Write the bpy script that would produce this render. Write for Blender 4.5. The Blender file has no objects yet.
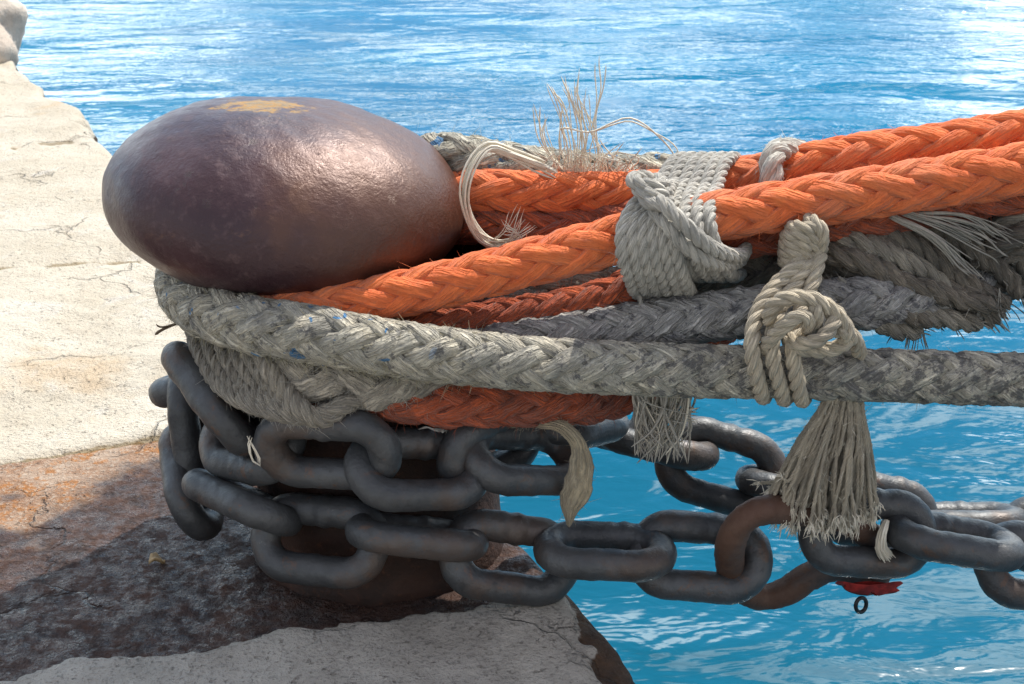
import bpy, math, random
import numpy as np
from mathutils import Vector

random.seed(7)
rng = np.random.default_rng(11)
scene = bpy.context.scene
COL = scene.collection
PI = math.pi

# ------------------------------------------------------------------ camera
CAM_D, CAM_H, PITCH, FPX = 2.37, 1.42, math.radians(22.0), 1422.0
cam_data = bpy.data.cameras.new('camera')
cam_data.sensor_width = 36.0
cam_data.lens = 36.0 * FPX / 1024.0
cam_data.clip_start, cam_data.clip_end = 0.05, 4000
cam_data.dof.use_dof = True
cam_data.dof.focus_distance = 2.42
cam_data.dof.aperture_fstop = 14
cam = bpy.data.objects.new('camera', cam_data)
COL.objects.link(cam)
cam.location = (0, -CAM_D, CAM_H)
cam.rotation_euler = (PI / 2 - PITCH, 0, 0)
scene.camera = cam
CO = np.array([0, -CAM_D, CAM_H])
_F = np.array([0, math.cos(PITCH), -math.sin(PITCH)])
_U = np.array([0, math.sin(PITCH), math.cos(PITCH)])
AX = -0.25                                   # x of the bollard's axis (y = 0)


def ray(px, py):
    return np.array([1., 0, 0]) * (px - 512) / FPX + _U * (342 - py) / FPX + _F


def W(px, py, y):                            # measured point of the photo at world depth y
    d = ray(px, py)
    return CO + d * ((y - CO[1]) / d[1])


def Cyl(px, py, R):                          # measured point on a cylinder round the bollard
    d = ray(px, py)
    o = np.array([CO[0] - AX, CO[1]])
    a = d[0]**2 + d[1]**2
    b = 2 * (o[0]*d[0] + o[1]*d[1])
    c = o @ o - R*R
    disc = b*b - 4*a*c
    t = (-b - math.sqrt(max(disc, 0))) / (2*a)
    return CO + d * t


# ------------------------------------------------------------------ tagging
def tag(o, label=None, cat=None, group=None, kind=None):
    if label: o['label'] = label
    if cat: o['category'] = cat
    if group: o['group'] = group
    if kind: o['kind'] = kind
    return o


def empty(name, loc, label, cat, group=None):
    o = bpy.data.objects.new(name, None)
    COL.objects.link(o)
    o.location = loc
    o.empty_display_size = 0.05
    return tag(o, label, cat, group)


# ------------------------------------------------------------------ numpy helpers
def nrm(v):
    return v / np.maximum(np.linalg.norm(v, axis=-1, keepdims=True), 1e-9)


_nd = {}
def snoise(p, scale, seed=0, k=7):           # cheap smooth noise, about -1..1
    key = (seed, k)
    if key not in _nd:
        r = np.random.default_rng(seed + 100)
        _nd[key] = (nrm(r.normal(size=(k, 3))) * r.uniform(.6, 1.7, (k, 1)), r.uniform(0, 6.28, k))
    dirs, ph = _nd[key]
    return np.sin((p @ dirs.T) * (6.283 / scale) + ph).sum(-1) / math.sqrt(k) / 1.3


def spline(pts, step):                       # Catmull-Rom, resampled to equal steps
    P = np.asarray(pts, float)
    P = np.vstack([2*P[0]-P[1], P, 2*P[-1]-P[-2]])
    out = []
    for i in range(1, len(P)-2):
        t = np.linspace(0, 1, 24, endpoint=False)[:, None]
        p0, p1, p2, p3 = P[i-1], P[i], P[i+1], P[i+2]
        out.append(.5*((2*p1)+(-p0+p2)*t+(2*p0-5*p1+4*p2-p3)*t*t+(-p0+3*p1-3*p2+p3)*t**3))
    out = np.vstack(out + [P[-2][None]])
    return resample(out, step)


def resample(P, step=None, n=None):
    d = np.r_[0, np.cumsum(np.linalg.norm(np.diff(P[:, :3], axis=0), axis=1))]
    if n is None: n = max(3, int(d[-1]/step)+1)
    s = np.linspace(0, d[-1], n)
    return np.stack([np.interp(s, d, P[:, k]) for k in range(P.shape[1])], 1)


def frames(P):
    T = nrm(np.gradient(P, axis=0))
    up = np.array([0, 0, 1.]) if abs(T[0][2]) < .9 else np.array([1., 0, 0])
    N = np.zeros_like(P)
    n = nrm(up - T[0]*(up @ T[0]))
    for i in range(len(P)):
        n = nrm(n - T[i]*(n @ T[i]))
        N[i] = n
    return T, N, np.cross(T, N)


class MB:
    """collects tubes and patches; build() links them as ONE mesh object"""
    def __init__(s):
        s.v, s.f, s.uv, s.rnd, s.m, s.n = [], [], [], [], [], 0

    def grid(s, V, uvs, vvs, closed_j=True, closed_i=False, rnd=0., mat=0):
        # V: (I,J,3)
        I, J, _ = V.shape
        base = s.n
        s.v.append(V.reshape(-1, 3)); s.n += I*J
        s.rnd.append(np.full(I*J, rnd))
        ii = np.arange(I if closed_i else I-1); jj = np.arange(J if closed_j else J-1)
        a, b = np.meshgrid(ii, jj, indexing='ij')
        a1, b1 = (a+1) % I, (b+1) % J
        s.f.append((np.stack([a*J+b, a*J+b1, a1*J+b1, a1*J+b], -1).reshape(-1, 4)+base))
        u = np.asarray(uvs); du = u[1]-u[0] if len(u) > 1 else 0
        u2 = np.r_[u[1:], u[-1]+du]
        vv = np.asarray(vvs); v2 = np.r_[vv[1:], 1.0]
        s.uv.append(np.stack([np.stack([u[a], vv[b]], -1), np.stack([u[a], v2[b]], -1),
                              np.stack([u2[a], v2[b]], -1), np.stack([u2[a], vv[b]], -1)], 2).reshape(-1, 2))
        s.m.append(np.full(a.size, mat))

    def tube(s, P, r, sides=8, rnd=None, mat=0, rad=None, ra=None, noise=0., nscale=.02, taper=True, closed=False):
        """round tube, or elliptical if rad (a direction per point) and ra (radius along it) are given"""
        P = np.asarray(P, float)
        n = len(P)
        r = np.broadcast_to(np.asarray(r, float), (n,)).copy()
        if closed:
            T = nrm(np.roll(P, -1, 0)-np.roll(P, 1, 0))
            ref = nrm(np.cross(P[0]-P.mean(0), P[n//4]-P.mean(0)))
            N = np.broadcast_to(ref, P.shape); B = np.cross(T, N)
        elif rad is None:
            T, N, B = frames(P)
        else:
            T = nrm(np.gradient(P, axis=0))
            N = nrm(rad - T*(rad*T).sum(-1, keepdims=True)); B = np.cross(T, N)
        ra = r if ra is None else np.broadcast_to(np.asarray(ra, float), (n,)).copy()
        if taper and not closed:
            r[0] *= .25; r[-1] *= .25
            if ra is not r: ra[0] *= .25; ra[-1] *= .25
        ph = np.arange(sides)*2*PI/sides
        V = P[:, None]+N[:, None]*(np.cos(ph)[None, :, None]*ra[:, None, None])+B[:, None]*(np.sin(ph)[None, :, None]*r[:, None, None])
        if noise:
            o = V-P[:, None]
            V = V+nrm(o)*(snoise(V, nscale, 3)+.6*snoise(V, nscale*.45, 4))[..., None]*noise
        sl = np.r_[0, np.cumsum(np.linalg.norm(np.diff(P, axis=0), axis=1))]
        s.grid(V, sl, np.arange(sides)/sides, True, closed, rng.random() if rnd is None else rnd, mat)

    def braid(s, path, R, n=6, alpha=27, mat=0, noise=0., sides=10, flat=1., step=.006, spin=0., phase0=0., ext=0.):
        """2n-strand plaited rope: strands cross two over, two under"""
        P = spline(path, step)
        R = np.interp(np.linspace(0, 1, len(P)), np.linspace(0, 1, len(np.atleast_1d(R))), np.atleast_1d(R))
        n0 = len(P)
        if ext:                              # carries on straight towards the ship
            k = np.arange(1, int(ext/step))[:, None]
            P = np.vstack([P, P[-1]+nrm(P[-1]-P[-6])*step*k]); R = np.r_[R, np.full(len(k), R[-1])]
        T, N, B = frames(P)
        sl = np.r_[0, np.cumsum(np.linalg.norm(np.diff(P, axis=0), axis=1))]
        ds = np.gradient(sl)
        om = np.cumsum(ds*math.tan(math.radians(alpha))/R)
        a = n/2; th0 = PI/n/2
        wt, wr, b0, am = (.445, .25, .73, .120) if n == 6 else (.60, .32, .62, .17)
        for dr in (1, -1):
            for i in range(n):
                th = dr*om+2*PI*i/n
                g = np.tanh(1.7*np.cos(a*(th-th0)))/.935
                vth = th+spin*sl+phase0
                rr = R*(b0+dr*am*g)
                rad = N*np.cos(vth)[:, None]+B*np.sin(vth)[:, None]
                C = P+rad*rr[:, None]
                s.tube(C, R*wt*flat*(1+.06*snoise(C, .07, i)), sides, mat=mat, rad=rad, ra=R*wr, noise=noise)
        return P[:n0], N[:n0], B[:n0], R[:n0]

    def twist(s, path, R, pitch=None, mat=0, noise=0., sides=8, step=None, strands=3, closed=False):
        R0 = float(np.mean(R))
        P = spline(path, step or R0*.45)
        R = np.interp(np.linspace(0, 1, len(P)), np.linspace(0, 1, len(np.atleast_1d(R))), np.atleast_1d(R))
        T, N, B = frames(P)
        sl = np.r_[0, np.cumsum(np.linalg.norm(np.diff(P, axis=0), axis=1))]
        pitch = pitch or R0*6.5
        p0 = rng.random()*6.28
        q = {2: .5, 3: .52, 4: .56}[strands]
        for i in range(strands):
            th = 2*PI*sl/pitch+2*PI*i/strands+p0
            C = P+(N*np.cos(th)[:, None]+B*np.sin(th)[:, None])*(R*(1-q))[:, None]
            s.tube(C, R*q*1.04, sides, mat=mat, noise=noise)
        return P, N, B, R

    def fuzz(s, P, N, B, R, count, length, r=.0004, mat=0, lift=.7, grav=.3, where=None):
        """loose fibres standing off a rope"""
        i = rng.integers(2, len(P)-2, count)
        th = rng.uniform(0, 2*PI, count)
        o = N[i]*np.cos(th)[:, None]+B[i]*np.sin(th)[:, None]
        if where is not None:
            k = where(o); i, o = i[k], o[k]
        count = len(i)
        if not count: return
        u = lambda a, b: rng.uniform(a, b, (count, 1))
        p = P[i]+o*R[i][:, None]*u(.78, 1.0)
        t = nrm(P[i+2 if len(P) > 5 else i]-P[i-2])*rng.choice([-1, 1], (count, 1))
        d = nrm(o*lift*u(.2, 1.3)+t*u(.2, 1.4)+rng.normal(size=(count, 3))*.4)
        L = np.minimum(length*rng.exponential(.7, (count, 1))+length*.25, length*2.6)
        c = rng.normal(size=(count, 3))*.65+np.array([0, 0, -grav])
        q = np.linspace(0, 1, 5)[None, :, None]
        pts = p[:, None]+d[:, None]*q*L[:, None]+c[:, None]*(q*q)*L[:, None]*.7
        a = nrm(np.cross(d, rng.normal(size=(count, 3)))); b = np.cross(d, a)
        rad = r*np.array([1, .95, .85, .65, .25])[None, :, None, None]*u(.6, 1.3)[:, None, None]
        ph = np.arange(3)*2*PI/3
        V = pts[:, :, None]+rad*(a[:, None, None]*np.cos(ph)[None, None, :, None]+b[:, None, None]*np.sin(ph)[None, None, :, None])
        base = s.n+np.arange(count)[:, None, None]*15
        s.v.append(V.reshape(-1, 3)); s.n += count*15
        s.rnd.append(np.repeat(rng.random(count), 15))
        a_, b_ = np.meshgrid(np.arange(4), np.arange(3), indexing='ij'); b1 = (b_+1) % 3
        f = np.stack([a_*3+b_, a_*3+b1, (a_+1)*3+b1, (a_+1)*3+b_], -1).reshape(1, 12, 4)+base.reshape(-1, 1, 1)
        s.f.append(f.reshape(-1, 4))
        s.uv.append(np.zeros((count*48, 2))); s.m.append(np.full(count*12, mat))

    def strands(s, pts, n, spread0, spread1, r, mat=0, jit=.0, sides=4, end_jit=0., step=.012):
        """n loose fibres that follow a guide line, fanning from spread0 to spread1"""
        G = spline(pts, step)
        T, N, B = frames(G)
        q = np.linspace(0, 1, len(G))
        for _ in range(n):
            a, rr = rng.uniform(0, 6.28), math.sqrt(rng.random())
            sp = (spread0+(spread1-spread0)*q**1.3)*rr
            w = np.stack([snoise(G*.7+rng.normal(size=3)*9, .11, int(rng.integers(9))) for _ in range(3)], 1)*jit*q[:, None]
            C = G+(N*math.cos(a)+B*math.sin(a))*sp[:, None]+w
            e = max(4, int(len(C)*(1-end_jit*rng.random())))
            s.tube(C[:e], r*rng.uniform(.6, 1.3), sides, mat=mat)

    def build(s, name, mats, parent=None, smooth=True, loc=None):
        v = np.vstack(s.v).astype(np.float32)
        if loc is not None: v = v-np.asarray(loc, np.float32)
        elif parent is not None:
            v = v-np.array(parent.location, np.float32)
        f = np.vstack(s.f)
        me = bpy.data.meshes.new(name)
        me.vertices.add(len(v)); me.vertices.foreach_set('co', v.ravel())
        me.loops.add(f.size); me.loops.foreach_set('vertex_index', f.ravel().astype(np.int32))
        me.polygons.add(len(f))
        me.polygons.foreach_set('loop_start', np.arange(len(f), dtype=np.int32)*4)
        me.polygons.foreach_set('loop_total', np.full(len(f), 4, np.int32))
        me.polygons.foreach_set('material_index', np.concatenate(s.m).astype(np.int32))
        me.polygons.foreach_set('use_smooth', np.full(len(f), smooth))
        me.update()
        uvl = me.uv_layers.new(name='UVMap')
        uvl.data.foreach_set('uv', np.vstack(s.uv).astype(np.float32).ravel())
        at = me.attributes.new('rnd', 'FLOAT', 'POINT')
        at.data.foreach_set('value', np.concatenate(s.rnd).astype(np.float32))
        for m in (mats if isinstance(mats, (list, tuple)) else [mats]): me.materials.append(m)
        me.validate()
        o = bpy.data.objects.new(name, me)
        COL.objects.link(o)
        if parent is not None: o.parent = parent
        elif loc is not None: o.location = loc
        return o


def rope_build(mb, name, mats, path, label, cat='rope', group=None):
    o = mb.build(name, mats, loc=np.asarray(path[len(path)//2], float))
    return tag(o, label, cat, group)


# ------------------------------------------------------------------ materials
class NT:
    def __init__(s, name):
        s.mat = bpy.data.materials.new(name); s.mat.use_nodes = True
        s.t = s.mat.node_tree; s.t.nodes.clear()
        s.out = s.n('ShaderNodeOutputMaterial'); s.b = s.n('ShaderNodeBsdfPrincipled')
        s.l(s.b.outputs[0], s.out.inputs[0])
        s.tc = s.n('ShaderNodeTexCoord')

    def n(s, t, **k):
        x = s.t.nodes.new(t)
        for a, b in k.items(): setattr(x, a, b)
        return x

    def l(s, a, b): s.t.links.new(a, b)

    def val(s, sock, v):
        if hasattr(v, 'is_output') or isinstance(v, bpy.types.NodeSocket): s.l(v, sock)
        else: sock.default_value = v

    def noise(s, scale, detail=4, rough=.55, vec=None, dist=0., sc=None):
        x = s.n('ShaderNodeTexNoise')
        x.inputs['Scale'].default_value = scale; x.inputs['Detail'].default_value = detail
        x.inputs['Roughness'].default_value = rough; x.inputs['Distortion'].default_value = dist
        v = vec or s.tc.outputs['Object']
        if sc:
            m = s.n('ShaderNodeMapping'); m.inputs['Scale'].default_value = sc
            s.l(v, m.inputs[0]); v = m.outputs[0]
        s.l(v, x.inputs['Vector'])
        return x.outputs[0]

    def ramp(s, fac, a, b, ca=(0, 0, 0, 1), cb=(1, 1, 1, 1)):
        x = s.n('ShaderNodeMapRange'); x.interpolation_type = 'SMOOTHSTEP'
        x.inputs[1].default_value = a; x.inputs[2].default_value = b
        s.l(fac, x.inputs[0])
        return x.outputs[0]

    def mix(s, fac, a, b):
        x = s.n('ShaderNodeMix', data_type='RGBA')
        s.val(x.inputs[0], fac)
        for sock, c in ((x.inputs[6], a), (x.inputs[7], b)):
            if isinstance(c, bpy.types.NodeSocket): s.l(c, sock)
            else: sock.default_value = (*c, 1)
        return x.outputs[2]

    def math(s, op, a, b=0., c=None):
        x = s.n('ShaderNodeMath', operation=op)
        s.val(x.inputs[0], a); s.val(x.inputs[1], b)
        if c is not None: s.val(x.inputs[2], c)
        return x.outputs[0]

    def attr(s, name):
        x = s.n('ShaderNodeAttribute'); x.attribute_name = name
        return x.outputs['Fac']

    def bump(s, h, strength=.5, dist=.01, normal=None):
        x = s.n('ShaderNodeBump'); x.inputs['Strength'].default_value = strength
        x.inputs['Distance'].default_value = dist
        s.l(h, x.inputs['Height'])
        if normal is not None: s.l(normal, x.inputs['Normal'])
        return x.outputs[0]

    def fin(s, col, rough=.8, metal=0., normal=None, spec=.5, sheen=0.):
        if isinstance(col, bpy.types.NodeSocket): s.l(col, s.b.inputs['Base Color'])
        else: s.b.inputs['Base Color'].default_value = (*col, 1)
        s.val(s.b.inputs['Roughness'], rough); s.val(s.b.inputs['Metallic'], metal)
        s.b.inputs['Specular IOR Level'].default_value = spec
        s.b.inputs['Sheen Weight'].default_value = sheen
        if normal is not None: s.l(normal, s.b.inputs['Normal'])
        return s.mat


def rope_mat(name, ca, cb, cd, dirt=.5, yarn=7, ypitch=60, bstr=.5, blue=0., dark=None, fv=.5):
    """worn fibre: two shades, grime in patches, yarns winding round each strand"""
    m = NT(name)
    sx = m.n('ShaderNodeSeparateXYZ'); m.l(m.tc.outputs['UV'], sx.inputs[0])
    ph = m.math('MULTIPLY_ADD', sx.outputs[1], yarn*6.2832, m.math('MULTIPLY', sx.outputs[0], ypitch))
    st = m.math('SINE', ph)
    n1 = m.noise(28, 5); n2 = m.noise(140, 3); n3 = m.noise(9, 4, dist=.6)
    c = m.mix(m.ramp(n1, .35, .65), ca, cb)
    c = m.mix(m.math('MULTIPLY', m.ramp(m.attr('rnd'), 0, 1), .35), c, cb)
    c = m.mix(m.math('MULTIPLY', m.ramp(n3, .48, .70), dirt), c, cd)
    c = m.mix(m.math('MULTIPLY', m.ramp(n2, .55, .75), dirt*.6), c, cd)
    if dark:
        so = m.n('ShaderNodeSeparateXYZ'); m.l(m.tc.outputs['Object'], so.inputs[0])
        far = m.ramp(so.outputs[0], .12, .45)           # the seaward stretch is tarry
        c = m.mix(m.math('MULTIPLY', m.ramp(m.math('MULTIPLY_ADD', far, .055, m.noise(45, 5, .75)), .545, .62), .75), c, dark)
    if blue:
        sp_ = m.n('ShaderNodeSeparateXYZ'); m.l(m.tc.outputs['Object'], sp_.inputs[0])
        bl = m.math('MULTIPLY', m.ramp(m.noise(38, 1, .3, dist=.6), .682, .705), m.math('SUBTRACT', 1, m.ramp(sp_.outputs[0], -.12, .02)))
        c = m.mix(m.math('MULTIPLY', bl, .85), c, (.02, .16, .36))
    fb = m.noise(1, 3, .6, m.tc.outputs['UV'], .3, (26, 17, 1))
    fib = m.ramp(fb, .34, .66)
    hs = m.n('ShaderNodeHueSaturation'); m.l(c, hs.inputs['Color'])
    m.l(m.math('MULTIPLY_ADD', fib, fv, 1.07-fv*.5), hs.inputs['Value']); c = hs.outputs[0]
    h = m.math('ADD', m.math('MULTIPLY', st, .45), m.math('MULTIPLY', n2, .8))
    h = m.math('ADD', h, m.math('MULTIPLY', fib, 1.3))
    return m.fin(c, .92, 0, m.bump(h, min(1, bstr*1.4), .006), .25, .15)


ORANGE = rope_mat('orange_rope', (.72, .175, .052), (.64, .135, .040), (.56, .22, .12), .35, 4, 45, .45, fv=.3)
ORANGE2 = rope_mat('dull_orange_rope', (.50, .105, .036), (.40, .08, .03), (.19, .065, .04), .55, 4, 45, .7)
GREY = rope_mat('weathered_grey_rope', (.52, .475, .37), (.40, .38, .315), (.17, .165, .155), .5, 4, 60, .8, blue=1, dark=(.07, .07, .075))
GREYB = rope_mat('bluish_grey_rope', (.43, .415, .385), (.33, .32, .31), (.15, .15, .15), .6, 4, 60, .8, dark=(.045, .045, .06))
GREYD = rope_mat('grimy_rope', (.27, .225, .17), (.185, .16, .125), (.075, .066, .055), .6, 4, 60, .8)
PALE = rope_mat('pale_grey_rope', (.56, .525, .455), (.46, .44, .39), (.22, .215, .20), .4, 5, 110, .5)
TAN = rope_mat('tan_lashing_rope', (.58, .50, .37), (.48, .42, .32), (.22, .19, .15), .4, 5, 120, .5)
CREAM = rope_mat('cream_fibre', (.80, .74, .62), (.72, .65, .52), (.55, .48, .38), .4, 3, 60, .3)
CHAFE = rope_mat('frayed_beige_fibre', (.42, .37, .24), (.32, .29, .19), (.18, .17, .12), .5, 3, 60, .3)
BROWNF = rope_mat('brown_fibre', (.20, .15, .09), (.14, .11, .075), (.07, .06, .045), .5, 3, 60, .3)
GREYW = rope_mat('worn_strand', (.44, .39, .31), (.33, .295, .24), (.17, .15, .125), .5, 4, 60, .8)
GREYF = rope_mat('grey_fibre', (.46, .43, .37), (.36, .335, .29), (.2, .19, .17), .5, 3, 60, .3)


def iron_mat(name, base, light, rust, rustamt=.3, rough=.5):
    m = NT(name)
    n1 = m.noise(11, 5, .6); n2 = m.noise(60, 4, .65); n3 = m.noise(260, 2)
    c = m.mix(m.ramp(n1, .3, .7), base, light)
    c = m.mix(m.math('MULTIPLY', m.ramp(m.noise(6.5, 6, .65), .50, .62), rustamt), c, rust)
    c = m.mix(m.math('MULTIPLY', m.ramp(m.noise(42, 5, .75), .66, .74), .55), c, (.22, .225, .22))
    c = m.mix(m.math('MULTIPLY', m.ramp(m.noise(18, 7, .75, dist=.7), .58, .66), rustamt*1.1), c, (.13, .066, .036))
    c = m.mix(m.math('MULTIPLY', m.ramp(m.noise(30, 5, .7), .58, .72), .55), c, (.028, .028, .03))
    r = m.math('MULTIPLY_ADD', n2, .45, rough-.14)
    nb = m.bump(m.math('ADD', m.math('MULTIPLY', n2, 1.), m.math('MULTIPLY', n3, .3)), .35, .006)
    return m.fin(c, r, .3, nb, .6)


IRON = iron_mat('worn_chain_iron', (.043, .046, .050), (.083, .087, .092), (.095, .055, .034), .5, .40)
RUSTIRON = iron_mat('rusty_chain_iron', (.095, .045, .028), (.13, .075, .052), (.075, .07, .07), .7, .6)


def head_mat():
    m = NT('bollard_head_iron')
    n1 = m.noise(5, 6, .6); n2 = m.noise(55, 5, .7); n3 = m.noise(170, 3, .6)
    c = m.mix(m.ramp(n1, .32, .68), (.036, .014, .020), (.064, .027, .033))
    c = m.mix(m.math('MULTIPLY', m.ramp(n2, .5, .7), .55), c, (.11, .062, .065))
    c = m.mix(m.math('MULTIPLY', m.ramp(m.noise(3.2, 5, .6), .52, .66), .5), c, (.12, .048, .024))
    pit = m.ramp(m.noise(26, 7, .8), .60, .68)
    c = m.mix(m.math('MULTIPLY', pit, .8), c, (.035, .016, .014))
    wear = m.ramp(m.noise(4.2, 7, .72, sc=(1, 1, 2.2), dist=.8), .57, .66)
    c = m.mix(m.math('MULTIPLY', wear, .5), c, (.17, .085, .055))
    sx = m.n('ShaderNodeSeparateXYZ'); m.l(m.tc.outputs['Object'], sx.inputs[0])
    c = m.mix(m.math('MULTIPLY', m.ramp(m.math('ADD', sx.outputs[0], m.math('MULTIPLY', m.math('SUBTRACT', n1, .5), .5)), -.05, .22), .7), c, (.098, .038, .016))
    # a scab of ochre lichen on top of the head
    dx = m.math('MULTIPLY', m.math('ADD', sx.outputs[0], .03), 11)
    dy = m.math('MULTIPLY', m.math('ADD', sx.outputs[1], .0), 14.)
    d = m.math('SQRT', m.math('ADD', m.math('MULTIPLY', dx, dx), m.math('MULTIPLY', dy, dy)))
    d = m.math('ADD', d, m.math('MULTIPLY', m.math('SUBTRACT', m.noise(30, 6, .75), .5), 3.2))
    top = m.ramp(sx.outputs[2], .06, .1)
    lich = m.math('MULTIPLY', m.math('SUBTRACT', 1, m.ramp(d, .45, .85)), top)
    c = m.mix(m.math('MULTIPLY', lich, .7), c, m.mix(m.ramp(n2, .4, .6), (.42, .23, .05), (.30, .24, .15)))
    r = m.math('ADD', m.math('MULTIPLY_ADD', n2, .44, .20), m.math('MULTIPLY', lich, .4))
    h = m.math('ADD', m.math('MULTIPLY', n2, 1.), m.math('ADD', m.math('MULTIPLY', n3, .45), m.math('MULTIPLY', lich, .5)))
    h = m.math('SUBTRACT', h, m.math('MULTIPLY', pit, .9))
    return m.fin(c, r, .25, m.bump(h, .32, .006), .6)


HEAD = head_mat()


def post_mat():
    m = NT('rusty_bollard_post')
    n1 = m.noise(9, 6, .65); n2 = m.noise(70, 4, .7)
    c = m.mix(m.ramp(n1, .35, .65), (.028, .016, .012), (.055, .025, .016))
    c = m.mix(m.math('MULTIPLY', m.ramp(n2, .55, .7), .5), c, (.12, .05, .026))
    return m.fin(c, .72, .1, m.bump(m.math('ADD', n1, n2), .6, .008), .4)


POST = post_mat()


def quay_mat():
    m = NT('quay_stone')
    n1 = m.noise(3.2, 6, .6); n2 = m.noise(22, 6, .65); n3 = m.noise(130, 4, .65); n4 = m.noise(9, 5, .7)
    pale = m.mix(m.ramp(n1, .3, .7), (.50, .435, .335), (.60, .54, .44))
    pale = m.mix(m.math('MULTIPLY', m.ramp(n2, .55, .75), .45), pale, (.36, .28, .20))
    pale = m.mix(m.math('MULTIPLY', m.ramp(n3, .60, .72), .5), pale, (.33, .28, .23))
    pale = m.mix(m.math('MULTIPLY', m.ramp(m.noise(2.2, 5, .6), .58, .70), .5), pale, (.50, .33, .17))
    vo = m.n('ShaderNodeTexVoronoi'); vo.feature = 'DISTANCE_TO_EDGE'; vo.inputs['Scale'].default_value = 1.6
    wv = m.n('ShaderNodeVectorMath', operation='MULTIPLY_ADD'); m.l(m.tc.outputs['Object'], wv.inputs[2])
    nz_ = m.n('ShaderNodeTexNoise'); nz_.inputs['Scale'].default_value = 6; nz_.inputs['Detail'].default_value = 6; m.l(m.tc.outputs['Object'], nz_.inputs['Vector'])
    m.l(nz_.outputs['Color'], wv.inputs[0]); wv.inputs[1].default_value = (.35, .35, .35); m.l(wv.outputs[0], vo.inputs['Vector'])
    crack = m.math('MULTIPLY', m.math('SUBTRACT', 1, m.ramp(vo.outputs['Distance'], .0, .014)), m.ramp(m.noise(2.6, 3), .46, .58))
    pale = m.mix(m.math('MULTIPLY', crack, .22), pale, (.20, .145, .09))
    pale = m.mix(m.math('MULTIPLY', m.ramp(m.noise(5.5, 6, .7, dist=1.), .55, .68), .4), pale, (.60, .57, .53))
    conc = m.mix(m.ramp(n4, .3, .7), (.33, .30, .26), (.46, .42, .37))
    conc = m.mix(m.math('MULTIPLY', m.ramp(n3, .52, .68), .65), conc, (.13, .115, .10))
    conc = m.mix(m.math('MULTIPLY', m.ramp(m.noise(4.5, 7, .7, dist=.6), .48, .62), .55), conc, (.52, .48, .42))
    conc = m.mix(m.math('MULTIPLY', m.ramp(n2, .62, .72), .5), conc, (.22, .17, .12))
    # rust that has run off the iron over the slab the bollard stands on
    rl = m.mix(m.ramp(n4, .35, .65), (.27, .15, .085), (.40, .29, .21))
    rl = m.mix(m.math('MULTIPLY', m.ramp(n2, .50, .62), .85), rl, (.36, .14, .028))
    rl = m.mix(m.math('MULTIPLY', m.ramp(n3, .5, .62), .5), rl, (.50, .42, .34))
    rd = m.mix(m.ramp(n2, .35, .65), (.030, .015, .012), (.072, .033, .021))  # dark stain tone, also painting in shade on the slab round the bollard
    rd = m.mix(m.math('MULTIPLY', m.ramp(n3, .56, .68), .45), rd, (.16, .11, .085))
    wet_shade = m.ramp(m.math('ADD', m.attr('dark'), m.math('MULTIPLY', m.math('SUBTRACT', n4, .5), .8)), .35, .65)
    rust = m.mix(wet_shade, rl, rd)
    fr = m.ramp(m.math('ADD', m.attr('rust'), m.math('MULTIPLY', m.math('SUBTRACT', n2, .5), .5)), .4, .6)
    c = m.mix(m.attr('front'), pale, conc)
    c = m.mix(fr, c, rust)
    jj = m.math('ADD', m.attr('joint'), m.math('MULTIPLY', m.math('SUBTRACT', n2, .5), .9))
    c = m.mix(m.math('MULTIPLY', m.ramp(jj, .45, .75), .7), c, m.mix(n2, (.10, .085, .04), (.30, .20, .08)))
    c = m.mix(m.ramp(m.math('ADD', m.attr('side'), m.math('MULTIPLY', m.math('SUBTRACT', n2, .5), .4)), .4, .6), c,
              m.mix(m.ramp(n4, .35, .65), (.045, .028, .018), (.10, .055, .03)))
    wr = m.math('MULTIPLY', fr, wet_shade)
    r = m.math('SUBTRACT', .88, m.math('MULTIPLY', wr, m.math('MULTIPLY', m.ramp(m.noise(38, 5, .7), .40, .58), .64)))
    pit = m.ramp(m.noise(75, 3, .6), .62, .72)
    c = m.mix(m.math('MULTIPLY', pit, .35), c, (.16, .12, .09))
    h = m.math('ADD', m.math('MULTIPLY', n2, 1.2), m.math('MULTIPLY', n3, .6))
    h = m.math('SUBTRACT', m.math('SUBTRACT', h, m.math('MULTIPLY', pit, .5)), m.math('MULTIPLY', crack, .8))
    return m.fin(c, r, 0, m.bump(h, 1.0, .016), .42)


QUAY = quay_mat()


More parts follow.
